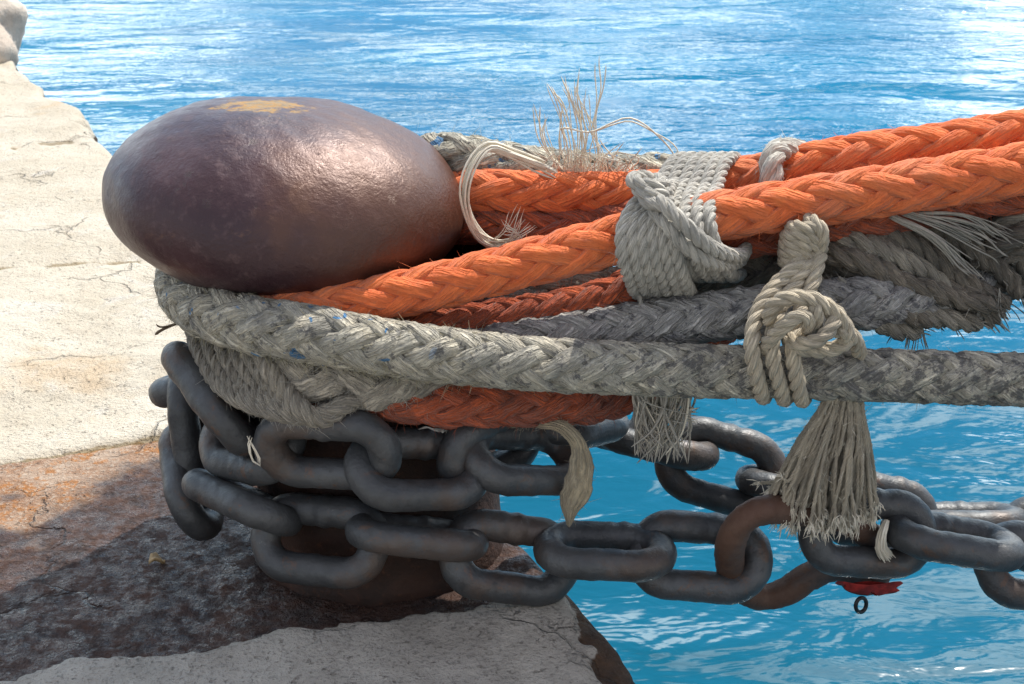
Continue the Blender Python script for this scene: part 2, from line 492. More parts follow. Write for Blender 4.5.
def water_mat():
    m = NT('harbour_water')
    v = m.tc.outputs['Object']
    w0 = m.noise(.38, 2, .5, v, .6, (.7, 1.4, 1))
    w1 = m.noise(1.3, 3, .5, v, .8, (.7, 1.3, 1)); w2 = m.noise(4.2, 3, .55, v, .8, (.7, 1.35, 1))
    w3 = m.noise(13, 2, .5, v, .4, (.6, 1.6, 1))
    patch = m.ramp(m.noise(.30, 3, .55, v, .8, (.6, 1.3, 1)), .40, .58)
    h = m.math('ADD', m.math('MULTIPLY', w0, 2.6), m.math('MULTIPLY', w1, .9))
    h = m.math('ADD', h, m.math('MULTIPLY', w2, m.math('MULTIPLY_ADD', patch, .36, .14)))
    h = m.math('ADD', h, m.math('MULTIPLY', w3, m.math('MULTIPLY_ADD', patch, .07, .03)))
    deep = m.mix(m.ramp(m.noise(.5, 3, .5, v, .4, (.7, 1.2, 1)), .35, .65), (.001, .092, .180), (.001, .128, .225))
    sx = m.n('ShaderNodeSeparateXYZ'); m.l(v, sx.inputs[0])
    deep = m.mix(m.math('SUBTRACT', 1, m.ramp(sx.outputs[1], 1.5, 7)), deep, (.001, .080, .132))   # shallower by the quay
    m.b.inputs['IOR'].default_value = 1.42
    nb = m.bump(h, 1.0, .068)
    m.val(nb.node.inputs['Strength'], m.math('MULTIPLY_ADD', m.ramp(sx.outputs[1], 1.0, 6), .22, .78))   # calmer in the lee of the quay
    return m.fin(deep, .10, 0, nb, .65)


WATER = water_mat()


def plain(name, c, rough=.8, nscale=60, amt=.25):
    m = NT(name)
    n = m.noise(nscale, 4, .6)
    return m.fin(m.mix(m.ramp(n, .35, .65), c, tuple(x*(1-amt) for x in c)), rough, 0, m.bump(n, .4, .004), .4)


CLOTH = rope_mat('beige_webbing', (.40, .33, .22), (.33, .28, .20), (.20, .17, .13), .4, 16, 0, .5)
REDTAG = plain('red_painted_metal', (.40, .03, .025), .7, 40, .6)
BLACKW = plain('black_wire', (.015, .015, .017), .5)
LEAF = plain('dry_leaf', (.36, .25, .13), .8)
TWIG = plain('dry_twig', (.16, .11, .07), .85)
ROCK = NT('pale_rock')
_n = ROCK.noise(4, 6, .65)
_c = ROCK.mix(ROCK.ramp(_n, .35, .65), (.62, .55, .47), (.48, .40, .33))
_s = ROCK.n('ShaderNodeSeparateXYZ'); ROCK.l(ROCK.tc.outputs['Object'], _s.inputs[0])
_k = ROCK.math('MULTIPLY', ROCK.ramp(_s.outputs[2], .235, .25), ROCK.math('SUBTRACT', 1, ROCK.ramp(_s.outputs[2], .285, .3)))
_k = ROCK.math('MULTIPLY', _k, ROCK.ramp(ROCK.noise(9, 4), .42, .5))
_c = ROCK.mix(ROCK.math('MULTIPLY', _k, .8), _c, (.62, .10, .13))
ROCK = ROCK.fin(_c, .9, 0, ROCK.bump(ROCK.noise(14, 6, .7), .8, .03))

# ------------------------------------------------------------------ quay (structure)
E0 = np.array([.004, 0.])
QZ = .07; EU = nrm(np.array([-.525, 1.])); EV = np.array([-EU[1], EU[0]])   # along the edge, inland


def graded(a, b, fine, ends, g=1.12, lo=None):
    x = list(np.arange(a, b, fine)); d = fine
    while x[-1] < ends: d *= g; x.append(x[-1]+d)
    if lo is not None:
        d = fine
        while x[0] > lo: d *= g; x.insert(0, x[0]-d)
    return np.array(x)


def quay():
    u = graded(-.85, 1.4, .009, 30, 1.04, -6)
    v = graded(.0, 1.25, .009, 14, 1.10)
    RD = .035
    prof = [(-.02, -3.0), (-.015, -1.6), (-.01, -.9), (-.005, -.45), (0, -.28), (0, -.2), (0, -.15), (0, -.115), (0, -.085), (0, -.06)]
    for k in range(0, 8):
        a = k/8*PI/2
        prof.append((RD*(1-math.cos(a)), -RD+RD*math.sin(a)))
    prof = [(p, z) for p, z in prof] + [(RD+x, 0.) for x in v]
    pv = np.array([p for p, _ in prof]); pz = np.array([z for _, z in prof])
    U, V = np.meshgrid(u, pv, indexing='ij'); Z = np.broadcast_to(pz, U.shape).copy()
    z3 = lambda s: np.stack([U*1.0, V*1.0, Z*1.0+s], -1)
    nz = np.zeros_like(U)
    wob = .014*snoise(z3(0), .34, 21)+.008*snoise(z3(3), .09, 22)+.004*snoise(z3(4), .035, 28)
    jf = (-.250+.205*V)+wob*1.2
    j2 = .635+.175*V+.5*wob; j3 = 1.925+.22*V+wob; j4 = 3.5+.2*V+wob; j5 = 5.3+.2*V+wob
    front = 1/(1+np.exp(np.clip((U-jf)/.004, -60, 60)))
    second = (1-front)*(U < j2)
    top = np.clip((Z+.1)/.1, 0, 1)
    H = .020*front*np.clip((V+.0)/.02, 0, 1)
    H += second*(.0022*snoise(z3(1), .16, 23, 24)+.0016*snoise(z3(2), .05, 24, 24)+.001*snoise(z3(9), .022, 36, 24))-.004*second
    H += (1-front)*(U >= j2)*(.010*snoise(z3(5), .55, 25)+.003*snoise(z3(6), .12, 26))
    H += front*(.003*snoise(z3(7), .2, 27))
    lip = front*(1-1/(1+np.exp(-np.clip((V-.058+1.6*wob)/.006, -60, 60))))
    H -= .022*lip*np.clip(V/.02, 0, 1)
    joint = np.zeros_like(U)
    for j, w, dp in ((j2, .010, .010), (j3, .018, .016), (j4, .02, .016), (j5, .025, .02)):
        q = np.exp(-((U-j)/w)**2); joint = np.maximum(joint, q); H -= dp*q
    # the edge is chipped and worn, more so further along
    amp = .010+.022*np.clip((U-.6)/3, 0, 1)
    chip = amp*(snoise(np.stack([U, nz, nz], -1), .9, 31)+.7*snoise(np.stack([U, nz, Z*.6], -1), .25, 32)+.35*snoise(np.stack([U, nz, Z], -1), .08, 33))
    fade = np.exp(-np.clip(V, 0, 9)/.12)
    chip = chip*np.clip(np.abs(U+.2)/.25, .35, 1)
    # the nearest slab's corner is rounded off and swings inland a little towards the camera
    swing = -.34*np.clip(-.03-U, 0, 9)**1.0*0+.10*np.clip(-(U+.02), 0, .3)*0
    V2 = V+chip*fade+.13*np.clip(-.24-U, 0, .8)*np.exp(-np.clip(V, 0, 9)/.5)
    Zf = Z+H*top
    X = E0[0]+EU[0]*U+EV[0]*V2; Y = E0[1]+EU[1]*U+EV[1]*V2
    mb = MB()
    G = np.stack([X, Y, Zf+QZ], -1)
    mb.grid(G, u, pv, closed_j=False)
    o = mb.build('quay', QUAY)
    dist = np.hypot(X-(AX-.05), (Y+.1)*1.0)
    rust = second*np.clip(1.35-np.clip(V-1.1, 0, 9), 0, 1)+.35*front*np.exp(-((U-jf)/.03)**2)
    rust = np.maximum(rust, second)
    # iron stain round the bollard, spread camera-side to deepen its cast shadow in colour
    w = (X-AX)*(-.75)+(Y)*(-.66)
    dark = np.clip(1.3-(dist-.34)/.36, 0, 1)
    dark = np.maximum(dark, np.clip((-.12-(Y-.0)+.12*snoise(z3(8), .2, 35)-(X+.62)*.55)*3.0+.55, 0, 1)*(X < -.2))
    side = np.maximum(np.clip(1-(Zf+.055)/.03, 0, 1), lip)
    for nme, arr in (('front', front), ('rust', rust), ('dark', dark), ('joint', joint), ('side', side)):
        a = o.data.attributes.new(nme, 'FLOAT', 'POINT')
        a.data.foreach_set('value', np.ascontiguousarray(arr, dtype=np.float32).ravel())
    tag(o, 'pale stone quay with rust stained slab under the bollard', 'quay', kind='structure')


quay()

# ------------------------------------------------------------------ water (structure)
WZ = -1.15
mb = MB()
xs = np.array([-400, -60, -20, 0, 20, 60, 400.]); ys = np.array([-60, -20, 0, 20, 60, 200, 900.])
A, B_ = np.meshgrid(xs, ys, indexing='ij')
mb.grid(np.stack([A, B_, np.full_like(A, WZ)], -1), xs, ys, closed_j=False)
tag(mb.build('water', WATER), 'blue rippled harbour water', 'water', kind='structure')

# ------------------------------------------------------------------ bollard
bol = empty('mooring_bollard', (AX, 0, 0), 'purple brown iron mooring bollard with big oval head beside the quay edge', 'bollard')


def lathe(prof, seg=72, noise=.002):
    mb = MB()
    pr = resample(np.array(prof, float), .008)
    th = np.arange(seg)*2*PI/seg
    V = np.stack([AX+pr[:, 0][:, None]*np.cos(th), pr[:, 0][:, None]*np.sin(th), np.repeat(pr[:, 1][:, None], seg, 1)], -1)
    V[..., 0] += noise*snoise(V, .09, 41); V[..., 1] += noise*snoise(V, .08, 42)
    mb.grid(V, pr[:, 1], th/6.2832)
    return mb


lathe([(.240, .05), (.238, .078), (.234, .088), (.230, .105), (.226, .15), (.218, .3), (.215, .45), (.215, .66)]).build('post', POST, bol)

# head: a fat lobed oval, a little blunter on the seaward end, tipping down that way
hc = W(286, 200, 0.0) + np.array([0, 0, 0.0])
mb = MB()
nu, nv = 96, 128
la = np.linspace(-PI/2+.001, PI/2-.001, nu); lo = np.arange(nv)*2*PI/nv
LA, LO = np.meshgrid(la, lo, indexing='ij')
sp = lambda c, e: np.sign(c)*np.abs(c)**e
x = .308*sp(np.cos(LA), .88)*sp(np.cos(LO), .96)
y = .280*sp(np.cos(LA), .88)*sp(np.sin(LO), .96)
z = np.where(LA > 0, .166, .146)*sp(np.sin(LA), 1.0)
z = z - .016*(1-(x/.317)**2)*0
x = x*(1+.03*(z/.15)*0)
a = math.radians(5.5)
xr = x*math.cos(a)+z*math.sin(a); zr = -x*math.sin(a)+z*math.cos(a)
Hd = np.stack([xr, y, zr], -1)
Hd += nrm(Hd)*(.0025*snoise(Hd, .16, 51)+.001*snoise(Hd, .05, 52))[..., None]
mb.grid(Hd+hc, la, lo/6.2832)
hd = mb.build('head', HEAD, None, loc=hc)
hd.parent = bol; hd.location = Vector(hc)-bol.location

# ------------------------------------------------------------------ chain
LB, LL, LW = .0270, .248, .154               # bar radius, length, width of a link


def stadium(n=96, L=LL, Wd=LW, r=LB):
    hl = (L-Wd)/2; rr = Wd/2-r
    per = 4*hl+2*PI*rr
    out = []
    for k in range(n):
        s = k/n*per
        if s < 2*hl: out.append((-hl+s, rr))
        elif s < 2*hl+PI*rr:
            a = PI/2-(s-2*hl)/rr; out.append((hl+rr*math.cos(a), rr*math.sin(a)))
        elif s < 4*hl+PI*rr: out.append((hl-(s-2*hl-PI*rr), -rr))
        else:
            a = -PI/2-(s-4*hl-PI*rr)/rr; out.append((-hl+rr*math.cos(a), rr*math.sin(a)))
    return np.array(out)


def link(parent, A, B, rho, mat=IRON, L=LL, label=None, bend=0., r=LB, Wd=LW):
    A, B = np.asarray(A, float), np.asarray(B, float)
    c = (A+B)/2; X = nrm(B-A)
    view = nrm(c-CO)
    up = nrm(np.cross(X, view)); up = up if up[2] >= 0 else -up
    fw = np.cross(X, up); fw = fw if fw @ view > 0 else -fw
    q = math.radians(rho)
    wv = up*math.cos(q)+fw*math.sin(q)
    nv_ = np.cross(X, wv)
    S = stadium(L=L*(1+rng.uniform(-.015, .015)), Wd=Wd, r=r)
    off = bend*((S[:, 0]/(L/2))**2-.4)
    P = c+X*S[:, :1]+wv*S[:, 1:]+nv_*off[:, None]
    mb = MB()
    ws = int(rng.integers(8, 18)); dw = np.minimum(np.abs(np.arange(len(P))-ws), len(P)-np.abs(np.arange(len(P))-ws))
    rad = r*(1+.04*snoise(P, .12, 5)+.07*np.exp(-(dw/1.3)**2)-.05*np.exp(-((dw-3)/1.2)**2))
    mb.tube(P, rad, 20, mat=0, noise=.0008, nscale=.03, closed=True)
    o = mb.build('link', mat, parent)
    if label: o['label'] = label
    return o


ch = empty('mooring_chain', Cyl(372, 560, .28), 'heavy dark grey iron chain wound twice round the bollard post and leading off right', 'chain')
RW = .290
cy = lambda x, y, R=RW: Cyl(x, y, R)
# upper turn
link(ch, W(166, 394, -.02), W(238, 362, .20), 85)
link(ch, W(183, 372, .02), W(197, 486, -.02), 80)
link(ch, cy(172, 345, .33), cy(252, 455, .335), 82)
link(ch, cy(192, 428, .29), cy(318, 452, .29), 15, L=.235)
link(ch, cy(252, 446, .325), cy(404, 452, .325), -38)
link(ch, cy(341, 470, .325), cy(492, 468, .325), 32)
link(ch, cy(428, 474, .33), cy(552, 418, .33), -40)
link(ch, cy(472, 456, .32), W(572, 458, -.16), 40)
link(ch, W(545, 430, -.14), W(602, 415, .03), 60)
# lower turn
link(ch, W(196, 522, -.12), W(186, 442, .05), 62)
link(ch, cy(180, 474, .325), cy(310, 533, .325), 84)
link(ch, cy(246, 533, .31), cy(396, 548, .31), 2)
link(ch, cy(342, 530, .325), cy(490, 543, .325), 80)
link(ch, cy(434, 548, .31), W(584, 568, -.235), 0)
link(ch, W(532, 548, -.27), W(678, 553, -.27), 62)
# run to the right
link(ch, W(628, 552, -.235), W(771, 562, -.255), 4)
a0, b0 = W(1060, 562, -.24), W(1205, 580, -.23)
for k in range(1, 8):
    o_ = nrm(b0-a0)*.142*k
    link(ch, a0+o_, b0+o_, 5 if k % 2 else 75)
# a rusty, bent shackle-like link
sh = [(742, 590), (731, 570), (731, 542), (746, 518), (775, 509), (815, 513), (848, 520), (868, 535), (880, 556), (874, 578), (855, 580), (838, 567), (812, 575), (785, 592), (762, 597)]
P = spline([W(x, y, (-.20, -.255, -.31, -.325, -.31, -.28, -.26, -.22, -.19, -.17, -.18, -.19, -.19, -.19, -.19, -.2)[i]) for i, (x, y) in enumerate(sh+sh[:1])], .006)[:-1]
mb = MB(); n_ = len(P)
T, N, B = frames(np.vstack([P, P[:3]]))
mb.tube(P, LB*.92*(1+.05*snoise(P, .1, 6)), 18, closed=True, noise=.001)
o = mb.build('link', RUSTIRON, ch); o['label'] = 'rusty brown bent link'
link(ch, W(799, 530, -.265), W(935, 536, -.235), -8)
link(ch, W(882, 528, -.26), W(1024, 551, -.25), 72)
link(ch, W(976, 562, -.24), W(1112, 572, -.23), 5)
link(ch, W(1060, 562, -.24), W(1205, 580, -.23), 75)

ch2 = empty('mooring_chain', W(680, 450, .1), 'dark iron chain hanging slack over the water behind the frayed tassels', 'chain')
link(ch2, W(556, 398, .20), W(646, 420, .12), 15)
link(ch2, W(606, 432, .12), W(708, 456, .06), 80)
link(ch2, W(654, 448, .08), W(788, 486, .06), 2, L=.262, Wd=.172)
link(ch2, W(731, 476, .06), W(866, 502, .05), 82)
link(ch2, W(812, 500, .05), W(940, 524, .05), 10)
link(ch2, W(895, 520, .05), W(1030, 520, .04), 80)
link(ch2, W(990, 530, .04), W(1130, 545, .04), 5)

a0, b0 = W(990, 530, .04), W(1130, 545, .04)
for k in range(1, 9):
    o_ = nrm(b0-a0)*.142*k
    link(ch2, a0+o_, b0+o_, 80 if k % 2 else 5)

# ------------------------------------------------------------------ mooring ropes
def path(*p): return [W(*q) for q in p]


# orange, far one of the pair
pA = path((360, 215, .30), (410, 196, .20), (445, 190, .10), (490, 191, .02), (540, 193, .0), (600, 194, .0), (650, 192, .0), (700, 188, .0), (760, 176, 0), (850, 158, -.02), (940, 147, -.04), (1024, 134, -.06), (1200, 108, -.1))
mb = MB(); q = mb.braid(pA, [.036, .036, .038, .042], 6, 27, noise=.0011, ext=1.3); mb.fuzz(*q, 4500, .007, .0004)
rope_build(mb, 'mooring_rope', ORANGE, pA, 'bright orange plaited mooring rope, uppermost of the orange ropes leading off right', group='orange mooring ropes')
# orange, second behind, under the first beside the head
pA2 = path((380, 250, .26), (440, 228, .12), (480, 224, .03), (540, 227, -.01), (600, 224, -.02), (650, 216, -.05), (720, 212, -.07), (800, 206, -.09), (900, 192, -.09), (1024, 174, -.09), (1200, 145, -.1))
mb = MB(); q = mb.braid(pA2, [.034, .034, .034, .034], 6, 27, noise=.0011, phase0=.4, ext=1.3); mb.fuzz(*q, 2500, .007, .0004)
rope_build(mb, 'mooring_rope', ORANGE2, pA2, 'dull orange plaited rope tucked below the upper orange rope beside the bollard head', group='orange mooring ropes')
# orange, near one, from under the head across the others
pB = path((205, 300, -.06), (250, 306, -.17), (300, 310, -.225), (345, 305, -.235), (400, 294, -.23), (470, 278, -.215), (540, 260, -.21), (600, 244, -.205), (660, 229, -.20), (720, 216, -.185), (800, 203, -.175), (900, 188, -.17), (1024, 169, -.17), (1200, 140, -.17))
mb = MB(); q = mb.braid(pB, [.034, .036, .038, .040, .042], 6, 27, noise=.0011, phase0=.9, ext=1.3); mb.fuzz(*q, 5500, .007, .0004)
rope_build(mb, 'mooring_rope', ORANGE, pB, 'bright orange plaited mooring rope coming from under the head across in front of the others', group='orange mooring ropes')
# orange, low one under the near rope
pD = path((395, 330, -.19), (440, 326, -.19), (500, 318, -.18), (560, 309, -.17), (610, 296, -.16), (660, 272, -.14), (710, 246, -.13), (780, 233, -.13), (860, 219, -.13), (940, 204, -.13), (1024, 190, -.12), (1200, 160, -.12))
mb = MB(); q = mb.braid(pD, [.031, .031, .035, .035], 6, 30, noise=.0012, phase0=1.7, ext=1.3); mb.fuzz(*q, 2500, .007, .0004)
rope_build(mb, 'mooring_rope', ORANGE2, pD, 'dark orange plaited rope lying lowest under the near orange rope', group='orange mooring ropes')
# orange turn round the post under the grey rope
pC = [np.array([AX+.258*math.cos(t), .258*math.sin(t), .485+.05*math.cos(t-2.9)]) for t in np.linspace(-PI-1.2, -1.75, 18)]
pC += path((430, 403, -.265), (490, 404, -.25), (550, 404, -.22), (604, 399, -.15), (650, 380, -.08), (690, 345, -.02), (740, 310, .0))
mb = MB(); q = mb.braid(pC, .036, 6, 30, noise=.0015); mb.fuzz(*q, 3500, .007, .0004)
rope_build(mb, 'mooring_rope', ORANGE2, pC, 'worn orange rope turn round the post just above the chain', group='orange mooring ropes')

# grey near rope
pG1 = path((330, 252, .30), (250, 258, .24), (196, 268, .10), (184, 286, -.04), (205, 308, -.16), (250, 324, -.245), (310, 334, -.295), (380, 346, -.315), (460, 357, -.325), (540, 364, -.325), (620, 368, -.31), (700, 371, -.29), (800, 373, -.29), (900, 376, -.29), (1024, 380, -.29), (1200, 386, -.29))
mb = MB(); q = mb.braid(pG1, [.047, .047, .047, .044, .041, .041, .041, .041, .042], 6, 34, noise=.0017, sides=10, ext=1.3)
P_, N_, B_2, R_ = q
nn = len(P_)
mb.fuzz(P_[:nn//2], N_[:nn//2], B_2[:nn//2], R_[:nn//2], 9000, .007, .00045, 1)
mb.fuzz(*q, 5000, .006, .0004, 1)
mb.fuzz(P_[:nn//2], N_[:nn//2], B_2[:nn//2], R_[:nn//2], 3500, .012, .0005, 1, lift=.9, where=lambda o: o[:, 2] < -.3)
rope_build(mb, 'mooring_rope', [GREY, CHAFE], pG1, 'thick fuzzy grey plaited rope curving under the head and running right in front', group='grey mooring ropes')
# grey second rope just behind it
pG2 = path((400, 356, -.23), (460, 352, -.22), (520, 343, -.215), (580, 335, -.21), (640, 326, -.21), (700, 318, -.21), (750, 312, -.21), (820, 306, -.205), (880, 301, -.19), (930, 294, -.15), (985, 282, -.09), (1040, 266, -.06))
mb = MB(); q = mb.braid(pG2, [.036, .038, .040, .042, .040], 6, 35, noise=.0024, sides=10); mb.fuzz(*q, 2200, .010, .0004, 1)
rope_build(mb, 'mooring_rope', [GREYB, GREYF], pG2, 'bluish grey plaited rope rising behind the near grey rope and ending frayed', group='grey mooring ropes')
# grey back rope, behind all the orange ones
pG3 = path((380, 180, .28), (420, 162, .19), (455, 158, .11), (520, 170, .08), (600, 179, .07), (680, 180, .06), (740, 186, .06), (800, 212, .08), (860, 222, .08), (940, 222, .08), (1024, 222, .06), (1200, 215, .06))
mb = MB(); q = mb.braid(pG3, [.042, .043, .044, .044], 6, 35, noise=.003, sides=10, ext=1.3)
mb.fuzz(*q, 5000, .013, .0005, 1)
rope_build(mb, 'mooring_rope', [GREY, CHAFE], pG3, 'fuzzy beige grey rope running behind the orange ropes from behind the head', group='grey mooring ropes')
# brown grimy rope deep in the middle
pG5 = path((500, 322, -.06), (560, 302, -.07), (640, 288, -.07), (720, 272, -.05), (800, 262, -.03), (880, 262, .0), (960, 262, .02), (1040, 262, .02), (1200, 262, .02))
mb = MB(); q = mb.braid(pG5, .046, 4, 30, noise=.004, sides=12, ext=1.3)
mb.fuzz(*q, 5500, .016, .0005, 1)
rope_build(mb, 'mooring_rope', [GREYD, BROWNF], pG5, 'grimy brown fuzzy rope in the shade between orange and grey ropes', group='grey mooring ropes')

# grey worn rope under the near grey rope, with its strands coming apart
mb = MB()
pG6 = path((240, 350, -.19), (285, 366, -.245), (335, 380, -.275), (390, 382, -.272), (440, 374, -.24))
q = mb.braid(pG6, [.034, .042, .042, .036], 4, 34, noise=.004, sides=12)
mb.fuzz(*q, 4500, .010, .0005, 1)
for i in range(6):
    f = i*.012
    c = path((192+13*i, 326+3*i, -.12-.022*i), (198+14*i, 352+3*i, -.17-.020*i-f*.2), (214+14.5*i, 380+2.5*i, -.235-.014*i), (242+12.5*i, 402+2*i, -.295-.007*i), (288+7*i, 416+.5*i, -.325), (326+4*i, 413-2*i, -.32), (350+3*i, 402-2*i, -.29))
    qq = mb.twist(c, .0135+.004*(i == 5), pitch=.06, noise=.0012, sides=9)
    mb.fuzz(*qq, 500, .006, .0004, 1)
rope_build(mb, 'frayed_rope', [GREYW, GREYF], pG6, 'frayed grey rope whose loose strands sag over the chain below the near rope', 'rope')

# dark frayed splice at the right: fat grimy strands drooping, fibres hanging off
mb = MB()
dr = [((815, 250, -.12), (850, 250, -.15), (890, 262, -.16), (930, 285, -.16), (962, 306, -.15)),
      ((830, 236, -.10), (880, 240, -.13), (925, 262, -.14), (965, 288, -.14), (1000, 304, -.13)),
      ((870, 226, -.08), (915, 232, -.11), (955, 254, -.12), (990, 280, -.12), (1012, 300, -.12)),
      ((900, 220, -.05), (945, 224, -.08), (985, 242, -.09), (1024, 268, -.09), (1050, 290, -.09)),
      ((820, 278, -.13), (860, 284, -.17), (900, 294, -.185), (940, 304, -.18), (985, 312, -.17)),
      ((830, 296, -.16), (860, 304, -.18), (895, 312, -.18), (925, 314, -.17)),
      ((940, 212, -.03), (980, 214, -.06), (1024, 236, -.07), (1070, 262, -.07)),
      ((830, 262, -.05), (880, 270, -.05), (930, 285, -.05), (970, 295, -.05)),
      ((980, 262, -.10), (1005, 240, -.12), (1040, 225, -.12), (1090, 222, -.12))]
for i, d in enumerate(dr):
    c = spline(path(*d), .02); T_, N_3, B_3 = frames(c); q1 = np.linspace(0, 1, len(c))
    for k in range(4):
        th = k/4*2*PI+np.linspace(0, 1.2, len(c))+rng.uniform(-.4, .4)
        off = (.020+.008*q1)*rng.uniform(.8, 1.25)
        cc = c+(N_3*np.cos(th)[:, None]+B_3*np.sin(th)[:, None])*off[:, None]
        cc = cc+np.stack([snoise(cc+k, .13, 70+a_) for a_ in range(3)], 1)*.007*q1[:, None]
        mt = int(rng.choice([0, 0, 3]))
        q = mb.twist(cc, [.0185, .0200, .0185, .015], pitch=.095, noise=.0022, sides=8, mat=mt)
        mb.fuzz(*q, 160, .006, .00045, 1 if (i+k) % 2 else 2)
        e = cc[-1]; td = nrm(cc[-1]-cc[-2])
        mb.strands([e-td*.02, e, e+td*.02+np.array([0, 0, -.006]), e+td*.034+np.array([0, 0, -.016])], 5, .006, .008, .0011, 2 if k % 3 else 3, jit=.006, end_jit=.7, step=.006)
for a, b, c_ in (((902, 212, -.17), (960, 232, -.18), (1010, 262, -.16)), ((890, 215, -.17), (935, 240, -.19), (985, 290, -.17)), ((915, 214, -.17), (965, 220, -.17), (1024, 250, -.15)),
                 ((838, 278, -.20), (862, 297, -.21), (900, 296, -.2)), ((848, 306, -.2), (880, 304, -.2), (925, 285, -.19))):
    mb.strands(path(a, b, c_), 16, .005, .016, .0013, 2, jit=.012, end_jit=.4)
for xs_ in ((918, 300, 905, 352), (920, 300, 925, 350), (922, 296, 940, 330), (915, 305, 888, 345), (926, 305, 912, 354), (980, 312, 979, 322), (1000, 303, 1006, 318)):
    mb.strands(path((xs_[0], xs_[1]-15, -.17), (xs_[0], xs_[1], -.17), ((xs_[0]+xs_[2])/2-2, (xs_[1]+xs_[3])/2, -.175), (xs_[2], xs_[3], -.17)), 4, .002, .004, .0009, 2, jit=.006)
rope_build(mb, 'frayed_rope', [GREYD, BROWNF, GREYF, GREYW], path((900, 260, -.12), (900, 260, -.12)), 'dark grimy frayed rope splice drooping under the orange ropes at right', 'rope')

# ------------------------------------------------------------------ lashings
mb = MB()
CR = .0120


def cord(mb, pts, r=CR, mat=0, fz=60):
    q = mb.twist(pts, r, pitch=r*5.2, sides=8, noise=.0006, mat=mat)
    if fz: mb.fuzz(*q, fz, .006, .0003, mat)
    return q


for i in range(6):                           # right hand turns, side by side round the whole bundle
    dx = 11.6*i
    cord(mb, path((684+dx*.82, 190, .11), (690+dx*.82, 166, .07), (682+dx*.88, 158, .01), (670+dx*.92, 166, -.055), (659+dx, 186, -.115), (650+dx*1.03, 204, -.20), (647+dx*1.08, 226, -.255), (653+dx*1.12, 252, -.255), (664+dx*1.1, 270, -.215), (678+dx*1.0, 276, -.13), (690+dx, 262, .0), (694+dx, 230, .10), (684+dx*.82, 190, .11)))
for i in range(6):                           # left hand turns fanning out of the knob
    dx = 10.6*i
    cord(mb, path((668+dx*.3, 186, -.05), (656+dx*.25, 188, -.16), (638+dx*.55, 202, -.225), (624+dx*.85, 224, -.262), (622+dx*1.0, 250, -.272), (629+dx*1.02, 276, -.245), (636+dx*1.02, 292, -.19), (645+dx, 300, -.10), (655+dx, 280, .02)))
for i in range(3):                           # the knob
    pts = [W(653+4*i-5+(15-2*i)*math.cos(t), 182+9*i+4.5*math.sin(t+.5), -.215-.012*i-.034*math.sin(t)) for t in np.linspace(.4, 6.6, 14)]
    cord(mb, pts, .0125)
cord(mb, path((648, 205, -.24), (660, 202, -.28), (674, 214, -.30), (692, 232, -.305), (712, 248, -.29), (735, 256, -.24), (745, 250, -.17), (744, 236, -.10), (735, 225, .0)), .0125)
cord(mb, path((652, 208, -.25), (668, 226, -.29), (688, 248, -.295), (712, 262, -.28), (732, 264, -.22), (744, 254, -.14), (744, 236, -.06)), .012)
cord(mb, path((636, 286, -.2), (641, 305, -.22), (639, 318, -.22)), .004, fz=20)
rope_build(mb, 'rope_lashing', PALE, path((670, 225, -.2), (670, 225, -.2)), 'pale grey cord lashing wound many turns round the orange ropes', 'lashing')

# thick loop over the far orange rope
mb = MB()
pl = path((800, 215, .08), (806, 180, .08), (806, 160, .06), (797, 151, .02), (780, 150, -.03), (771, 160, -.065), (771, 178, -.075), (774, 196, -.085), (776, 215, -.10))
q = mb.twist(pl, .021, pitch=.09, noise=.0012, sides=10); mb.fuzz(*q, 350, .009, .0004)
rope_build(mb, 'rope_lashing', PALE, pl, 'single thick grey rope loop hooked over the upper orange rope', 'lashing')

# knotted lashing with three turns round the grey ropes
mb = MB()
for i in range(5):                           # the knob
    y = 230+8.5*i; x = 806-2.2*i; r = (17, 20, 20, 18, 15)[i]
    pts = []
    for k in range(13):
        t = k/12*2*PI
        pts.append(W(x+r*.86*math.cos(t), y+3.5*math.cos(t+.6), -.205-.036*math.sin(t)+.0*k))
    cord(mb, pts, .0115)
cord(mb, path((800, 217, -.16), (812, 221, -.225), (822, 234, -.235), (818, 255, -.22)), .0125)
for (a, b, c_, d, e) in (((800, 262), (777, 284), (757, 314), (752, 350), (760, 387)), ((808, 264), (792, 288), (776, 318), (772, 352), (781, 389)), ((818, 262), (810, 290), (797, 322), (793, 355), (799, 390))):
    cord(mb, path((a[0]+3, a[1]-18, -.20), (*a, -.245), (*b, -.275), (*c_, -.315), (*d, -.352), (*e, -.338), (e[0]+3, e[1]+10, -.30), (e[0]+6, e[1]+2, -.22), (e[0]+8, e[1]-40, -.15), (e[0]+10, e[1]-80, -.15), (a[0], a[1]+15, -.18)), .0132)
cord(mb, path((768, 322, -.33), (771, 309, -.345), (782, 300, -.352), (799, 297, -.356), (820, 302, -.358), (837, 315, -.356), (847, 331, -.352), (842, 345, -.348), (824, 350, -.35), (804, 349, -.352), (790, 342, -.352)), .0130)
cord(mb, path((764, 350, -.335), (770, 340, -.358), (782, 328, -.375), (796, 317, -.380), (806, 318, -.375), (809, 328, -.362), (808, 338, -.335)), .0120)
cord(mb, path((788, 338, -.345), (800, 343, -.372), (815, 341, -.382), (828, 332, -.378), (834, 320, -.362), (828, 308, -.345)), .0120)
cord(mb, path((812, 300, -.345), (817, 312, -.368), (816, 324, -.360), (814, 332, -.340)), .0110)
cord(mb, path((836, 330, -.36), (852, 336, -.345), (858, 348, -.32), (862, 360, -.28)), .0125)
cord(mb, path((856, 385, -.25), (858, 410, -.285), (857, 440, -.285), (858, 470, -.28)), .0085)
rope_build(mb, 'rope_lashing', TAN, path((800, 320, -.3), (800, 320, -.3)), 'tan knotted lashing with three turns round the grey ropes', 'lashing')

